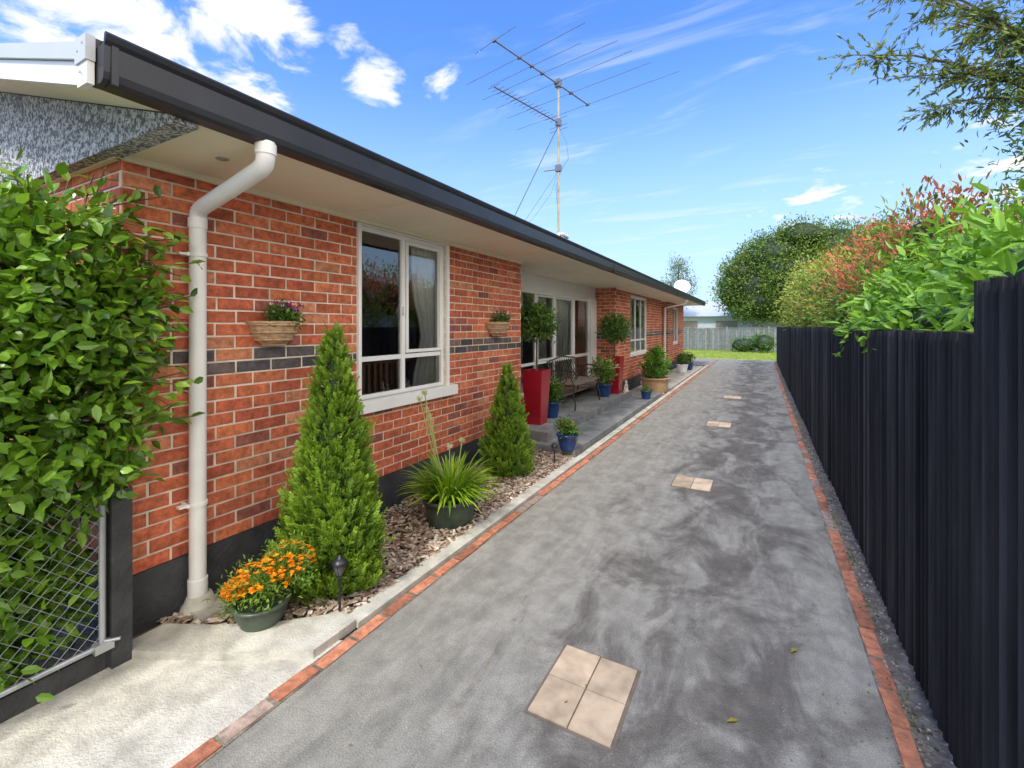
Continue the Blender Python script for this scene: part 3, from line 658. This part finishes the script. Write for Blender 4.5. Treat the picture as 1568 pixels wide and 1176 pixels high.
def stake(x,y,h):
    m=MB(); m.lathe((x,y,0),[(.001,0),(.007,.02),(.007,h*.62),(.018,h*.64),(.020,h*.67)],10,0)
    m.lathe((x,y,h*.67),[(.016,0),(.030,h*.10),(.034,h*.17)],12,1)
    m.lathe((x,y,h*.84),[(.034,0),(.044,.004),(.040,.016),(.022,.032),(.010,.036),(.009,.048),(.001,.052)],14,0)
    for k in range(6):
        a=2*PI*k/6; m.tube([(x+.017*math.cos(a),y+.017*math.sin(a),h*.67),(x+.035*math.cos(a),y+.035*math.sin(a),h*.84)],.003,4,0)
    m.build('garden_stake_light',[M['gutter'],M['glassblk']])
stake(-2.03,1.74,.35); stake(-2.07,4.80,.27)
def figurine(x,y,z,h,c):
    m=MB(); m.lathe((x,y,z),[(.001,0),(h*.28,0),(h*.27,h*.08),(h*.18,h*.12),(h*.2,h*.35),(h*.15,h*.6),(h*.07,h*.68),(h*.12,h*.78),(h*.1,h*.92),(.001,h)],14,0,c)
    m.blob((x+.03,y-.03,z+h*.5),(h*.09,h*.09,h*.12),0,c); m.build('garden_figurine',[M['attr']])
figurine(-2.5,9.6,.225,.24,(.7,.6,.5)); figurine(-2.48,9.4,.225,.13,(.6,.5,.43)); figurine(-2.9,6.15,.225,.16,(.7,.7,.7))

m=MB(); A=np.array((-3.70,6.19,6.13));Bp=np.array((-3.10,8.89,6.13)); mx,my=-3.31,7.86
m.tube([(mx,my,2.9),(mx,my,6.2)],.021,8,1); m.tube([A,Bp],.014,6)
e=nrm(np.array((3.18,-.69,0)))
for f,l in((0,.95),(.22,2.6),(.34,2.0),(.45,2.95),(.60,3.05),(.78,3.25),(1.0,3.75)):
    c=A+(Bp-A)*f; sag=np.array((0,0,random.uniform(-.03,.01))); tw=np.array((0,random.uniform(-.05,.05),0)); m.tube([c-e*l/2+sag+tw,c,c+e*l/2+sag-tw],.005,5)
    m.obox(c,[e,nrm(Bp-A),(0,0,1)],(.04,.02,.02))
bd=nrm(Bp-A); u0=np.array((mx,my,5.40)); u1=u0-bd*1.75+np.array((0,0,-.02))
m.tube([u0,u1],.012,6)
for i in range(15):
    c=u0+(u1-u0)*(.14+.86*i/14); m.tube([c-e*.13,c+e*.13],.005,4)
for dz in(-.14,-.07,.07,.14): m.tube([u0+e*-.2+np.array((0,0,dz)),u0+e*.2+np.array((0,0,dz))],.005,4)
m.tube([u0+np.array((0,0,-.15)),u0+np.array((0,0,.15))],.01,6)
m.obox((mx,my,6.13),[e,bd,(0,0,1)],(.05,.05,.07)); m.obox((mx,my,5.4),[e,bd,(0,0,1)],(.04,.05,.06)); m.obox((mx,my,4.55),[e,bd,(0,0,1)],(.05,.04,.06))
m.tube([(mx-.3,my,4.55),(mx+.05,my,4.53)],.014,6,1)
m.tube([(mx,my,5.35),(-4.65,8.1,3.35)],.008,5); m.tube([(mx,my,4.5),(-4.4,8.0,3.3)],.004,4)
m.tube([(mx,my,5.35),(mx+.16,my,5.0),(mx+.2,my,4.7),(mx+.05,my,4.5),(mx-.05,my,4.2),(mx+.02,my,3.4)],.005,4)
m.tube([(mx,my,4.5),(mx-.15,my,4.1),(mx-.5,my,3.7),(mx-.9,my,3.4)],.003,4)
m.build('tv_antenna',[M['alum'],mat('mast_paint',(.42,.38,.30),.7,var=.3,ns=6)])
m=MB(); m.lathe((0,0,0),[(.001,0),(.12,.01),(.22,.035),(.30,.07),(.30,.075),(.22,.045),(.001,.01)],22)
V=np.concatenate(m.V)
R_=Vector((.25,-.8,.45)).to_track_quat('Z','Y').to_matrix(); m.V=[np.array([tuple(R_@Vector(v)+Vector((-2.62,18.2,3.08))) for v in V])]
m.tube([(-2.62,18.2,3.08),(-2.64,18.3,2.7)],.02,8); m.tube([(-2.62,18.2,2.85),(-2.54,17.85,3.15)],.01,6); m.obox((-2.54,17.83,3.17),[(1,0,0),(0,1,0),(0,0,1)],(.03,.04,.03))
m.build('satellite_dish',[M['white']])

def shrub(name,lobes,nc,mm,sig,L_,W_,d,l,t=TQ,core=.7,trunks=(),mt='leaf',**k):
    m=MB()
    if core:
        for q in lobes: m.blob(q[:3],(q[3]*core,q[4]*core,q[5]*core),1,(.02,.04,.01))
    for a,b,r in trunks:
        mid=[(a[i]+b[i])/2+random.uniform(-.1,.1) for i in range(3)]; m.tube([a,mid,b],[r,r*.75,r*.4],8,2)
    foliage(m,lobes,nc,mm,sig,L_,W_,d,l,t,0,**k)
    return m.build(name,[M[mt],M['attr'],M['bark']])
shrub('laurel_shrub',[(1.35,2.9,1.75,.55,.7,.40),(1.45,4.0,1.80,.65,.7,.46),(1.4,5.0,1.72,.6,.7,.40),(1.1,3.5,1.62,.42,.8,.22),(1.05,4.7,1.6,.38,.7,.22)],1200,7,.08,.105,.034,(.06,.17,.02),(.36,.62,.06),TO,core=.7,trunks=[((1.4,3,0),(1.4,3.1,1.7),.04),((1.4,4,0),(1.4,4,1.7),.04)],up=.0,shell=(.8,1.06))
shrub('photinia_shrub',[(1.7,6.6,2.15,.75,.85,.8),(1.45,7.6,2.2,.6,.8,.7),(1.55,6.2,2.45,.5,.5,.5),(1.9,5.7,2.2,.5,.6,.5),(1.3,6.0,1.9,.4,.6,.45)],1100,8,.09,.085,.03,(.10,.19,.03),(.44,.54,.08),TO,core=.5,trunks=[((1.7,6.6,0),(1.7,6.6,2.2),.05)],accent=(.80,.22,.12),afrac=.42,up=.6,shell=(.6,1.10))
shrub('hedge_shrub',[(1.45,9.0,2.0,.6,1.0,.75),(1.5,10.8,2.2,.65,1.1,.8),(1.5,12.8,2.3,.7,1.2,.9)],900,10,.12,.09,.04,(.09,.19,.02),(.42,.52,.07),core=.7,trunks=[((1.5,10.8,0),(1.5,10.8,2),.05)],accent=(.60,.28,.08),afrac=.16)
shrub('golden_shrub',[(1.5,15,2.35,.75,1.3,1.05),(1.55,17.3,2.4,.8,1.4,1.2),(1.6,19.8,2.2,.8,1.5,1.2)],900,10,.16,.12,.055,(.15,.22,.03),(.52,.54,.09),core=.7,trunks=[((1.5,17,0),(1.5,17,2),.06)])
lob=[(1.9,41,5.4,4.3,4.0,3.2),(-.3,40.5,4.5,2.5,3,2.4),(4.6,41,6.4,3.2,3,2.8),(1.2,40,6.8,2.8,2.6,1.9),(3,39,4.6,3.2,2.5,2.6),(7.5,42,6.0,3.0,3,3.1),(-1.2,40,5.6,1.6,2,1.4),(.2,39.5,3.4,2.2,2,1.3),(-1.9,40,4.2,1.3,1.5,1.3),(2.6,39,8.2,1.6,1.6,1.0)]
shrub('round_tree',lob,3400,14,.26,.22,.10,(.04,.09,.014),(.28,.40,.06),core=.86,trunks=[((2,41,0),(2,41,5),.35),((2,41,2),(4,41,5),.2),((2,41,2),(0,41,5),.2)],shell=(.88,1.03))
shrub('gum_tree',[(-6.3,42,6.6,1.0,1,1.1),(-6.9,42,5.3,1.1,1,.9),(-5.6,42,5.2,.9,1,1.0),(-6.2,42,4.2,1.1,1,.9)],300,10,.22,.22,.07,(.09,.14,.07),(.26,.34,.17),core=0,trunks=[((-6.3,42,0),(-6.3,42,7),.12),((-6.3,42,3.5),(-7,42,5.5),.06),((-6.3,42,3.2),(-5.6,42,5.3),.06)],shell=(.2,1.05))
shrub('low_bush',[(-.9,31.8,.45,.9,.6,.5),(.2,31.5,.6,.7,.6,.6)],120,10,.12,.14,.06,GD,GB,core=.8)
shrub('background_trees',[(x,70+random.uniform(-5,5),2.2,5,3,random.uniform(1.8,3.0)) for x in range(-60,60,7)],1500,8,.5,.6,.3,(.04,.08,.03),(.14,.20,.07),core=.9,shell=(.9,1.03))
m=MB()
m.tube([(2.9,5.6,0),(2.85,5.5,1.6),(2.6,5.35,2.9)],[.12,.10,.07],10,2)
tips=[(.65,4.9,3.98),(1.05,5.05,3.75),(1.2,5.0,4.35),(1.5,4.8,4.5),(1.25,5.1,3.45),(1.7,5.0,3.9),(2.1,5.0,4.4),(1.9,5.1,3.3),(2.3,4.9,3.8),(1.6,4.7,4.9),(2.2,5.2,2.8),(1.0,5.2,4.7),(2.5,5,3.3),(1.45,5.0,3.7),(1.8,4.9,4.2),(1.35,4.9,4.05),(1.9,5.0,3.6),(1.75,4.8,4.6),(1.1,5,4.5)]
for tp in tips:
    a=np.array((2.6,5.35,2.9)); b=np.array(tp); mid=(a+b)/2+np.array((0,0,.25)); pts=[a,a*.6+mid*.4+np.array((0,0,.05)),mid,(mid+b)/2+np.array((0,0,.06)),b]
    m.tube(pts,[.03,.022,.013,.008,.003],6,2)
    for k in range(38):
        f=random.uniform(.35,1)
        p=(mid*(1-(f-.35)/.65)+b*((f-.35)/.65)); q=p+np.array((random.gauss(-.05,.13),random.gauss(0,.13),random.gauss(.0,.12)))
        m.tube([p,(p+q)/2+np.array((0,0,.02)),q],.0022,4,2)
        n=13; t=rng.random((n,1)); Q=p+(q-p)*t; D=nrm(nrm(np.tile(q-p,(n,1)))+rng.normal(size=(n,3))*.5+np.array((-.02,0,-.04)))
        leaves(m,Q,D,nrm(rng.normal(size=(n,3))+np.array((0,0,.6))),rng.uniform(.04,.07,n),rng.uniform(.013,.020,n),lerp((.09,.15,.04),(.36,.42,.12),rng.random(n)),0,TO)
foliage(m,[(2.1,5.1,3.1,.45,.5,.7),(2.4,5.1,3.6,.5,.5,.6),(2.15,4.9,2.5,.35,.4,.45),(2.0,5.0,3.8,.4,.5,.5)],860,9,.08,.065,.017,(.07,.13,.03),(.36,.46,.10),TO,0,(.3,1.05))
m.build('overhanging_tree',[M['leaf'],M['attr'],M['bark']])

# ---------------------------------------------------------------- world
sd=Vector((.03,-.75,.95)).normalized()
W=bpy.data.worlds.new('World'); scene.world=W; W.use_nodes=True; nt=W.node_tree; N=nt.nodes; L=nt.links
bg=N['Background']; bg.inputs[1].default_value=.15
sky=N.new('ShaderNodeTexSky'); sky.sky_type='NISHITA'; sky.sun_disc=False
sky.sun_elevation=math.asin(sd.z); sky.sun_rotation=math.atan2(sd.x,sd.y); sky.air_density=1.0; sky.dust_density=.6; sky.ozone_density=1.6
tc=N.new('ShaderNodeTexCoord')
sx=N.new('ShaderNodeSeparateXYZ'); L.new(tc.outputs['Generated'],sx.inputs[0])
def math_(op,a,b=None):
    q=N.new('ShaderNodeMath');q.operation=op
    for i,x in enumerate((a,b)):
        if x is None: continue
        if isinstance(x,(int,float)): q.inputs[i].default_value=x
        else: L.new(x,q.inputs[i])
    return q.outputs[0]
def smr(v,a,b_,c,d):
    q=N.new('ShaderNodeMapRange');q.interpolation_type='SMOOTHSTEP';L.new(v,q.inputs[0])
    for i,x in enumerate((a,b_,c,d)): q.inputs[i+1].default_value=x
    return q.outputs[0]
def cmix(f,a,b_,mode='MIX'):
    q=N.new('ShaderNodeMix');q.data_type='RGBA';q.blend_type=mode
    if isinstance(f,(int,float)): q.inputs[0].default_value=f
    else: L.new(f,q.inputs[0])
    for i,x in((6,a),(7,b_)):
        if isinstance(x,tuple): q.inputs[i].default_value=(*x,1)
        else: L.new(x,q.inputs[i])
    return q.outputs[2]
def dist(c):
    d=N.new('ShaderNodeVectorMath');d.operation='DISTANCE';L.new(tc.outputs['Generated'],d.inputs[0]);d.inputs[1].default_value=Vector(c).normalized(); return d.outputs['Value']
zz=math_('ADD',math_('MAXIMUM',sx.outputs[2],0.0),.12)
cv=N.new('ShaderNodeCombineXYZ'); L.new(math_('DIVIDE',sx.outputs[0],zz),cv.inputs[0]); L.new(math_('DIVIDE',sx.outputs[1],zz),cv.inputs[1])
nz=N.new('ShaderNodeTexNoise'); nz.inputs['Scale'].default_value=4.2; nz.inputs['Detail'].default_value=6; nz.inputs['Roughness'].default_value=.6; nz.inputs['Distortion'].default_value=.4; L.new(cv.outputs[0],nz.inputs['Vector'])
mp=N.new('ShaderNodeMapping'); mp.inputs['Scale'].default_value=(1.0,3.2,1); mp.inputs['Rotation'].default_value=(0,0,.35); L.new(cv.outputs[0],mp.inputs[0])
nz2=N.new('ShaderNodeTexNoise'); nz2.inputs['Scale'].default_value=1.6; nz2.inputs['Detail'].default_value=5; nz2.inputs['Roughness'].default_value=.6; nz2.inputs['Distortion'].default_value=.6; L.new(mp.outputs[0],nz2.inputs['Vector'])
blobs=[((-1.2527,.455,.674),.25,1.15),((-1.026,.5789,.70),.19,1.15),((-1.013,.586,.516),.16,1),((-.749,.730,.538),.13,1.0),((-.80,.72,.60),.11,.75),((.107,1.198,.26),.22,.7),((.55,1.4,.35),.3,.75),((-.9,.65,.60),.13,.75),((-.6,.8,.52),.10,.9)]
acc=None
for c,r,s in blobs:
    o=smr(dist(c),r,0,0,s); acc=o if acc is None else math_('MAXIMUM',acc,o)
v=math_('ADD',nz.outputs['Fac'],math_('MULTIPLY',math_('SUBTRACT',acc,.62),.42))
cl=smr(v,.49,.66,0,.97)
ci=math_('MULTIPLY',smr(nz2.outputs['Fac'],.50,.74,0,.42),smr(dist((-.2,1.05,.45)),.6,.1,0,1))
skyc=cmix(1.0,sky.outputs[0],(.95,1.50,2.35),'MULTIPLY')
skyc=cmix(smr(sx.outputs[2],.54,0,0,.85),skyc,(4.6,6.0,7.0))
skyc=cmix(ci,skyc,(6.4,6.9,7.3))
skyc=cmix(cl,skyc,(7.6,7.7,7.9))
wall_fill=math_('MULTIPLY',smr(dist((.87,-.42,.42)),1.15,.65,0,1),smr(nz.outputs['Fac'],.25,.6,.65,1))  # added bright patch of unseen sky, behind and right, to light the wall
skyc=cmix(wall_fill,skyc,(17.5,16.2,14.4))
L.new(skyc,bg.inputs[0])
sl=bpy.data.lights.new('sun','SUN'); sl.energy=3.3; sl.angle=math.radians(8); sl.color=(1,.95,.86)
so=bpy.data.objects.new('sun',sl); COL.objects.link(so); so.rotation_euler=(-sd).to_track_quat('-Z','Y').to_euler(); so.location=(3,-10,15)
cam=bpy.data.cameras.new('camera'); cam.lens=16; cam.sensor_width=36; cam.shift_y=-88/1568; cam.clip_end=1500; cam.clip_start=.05
co=bpy.data.objects.new('camera',cam); COL.objects.link(co); co.location=(0,0,1.6); co.rotation_euler=(PI/2,0,math.radians(28.66)); scene.camera=co
scene.view_settings.view_transform='Standard'; scene.view_settings.look='None'; scene.view_settings.exposure=0
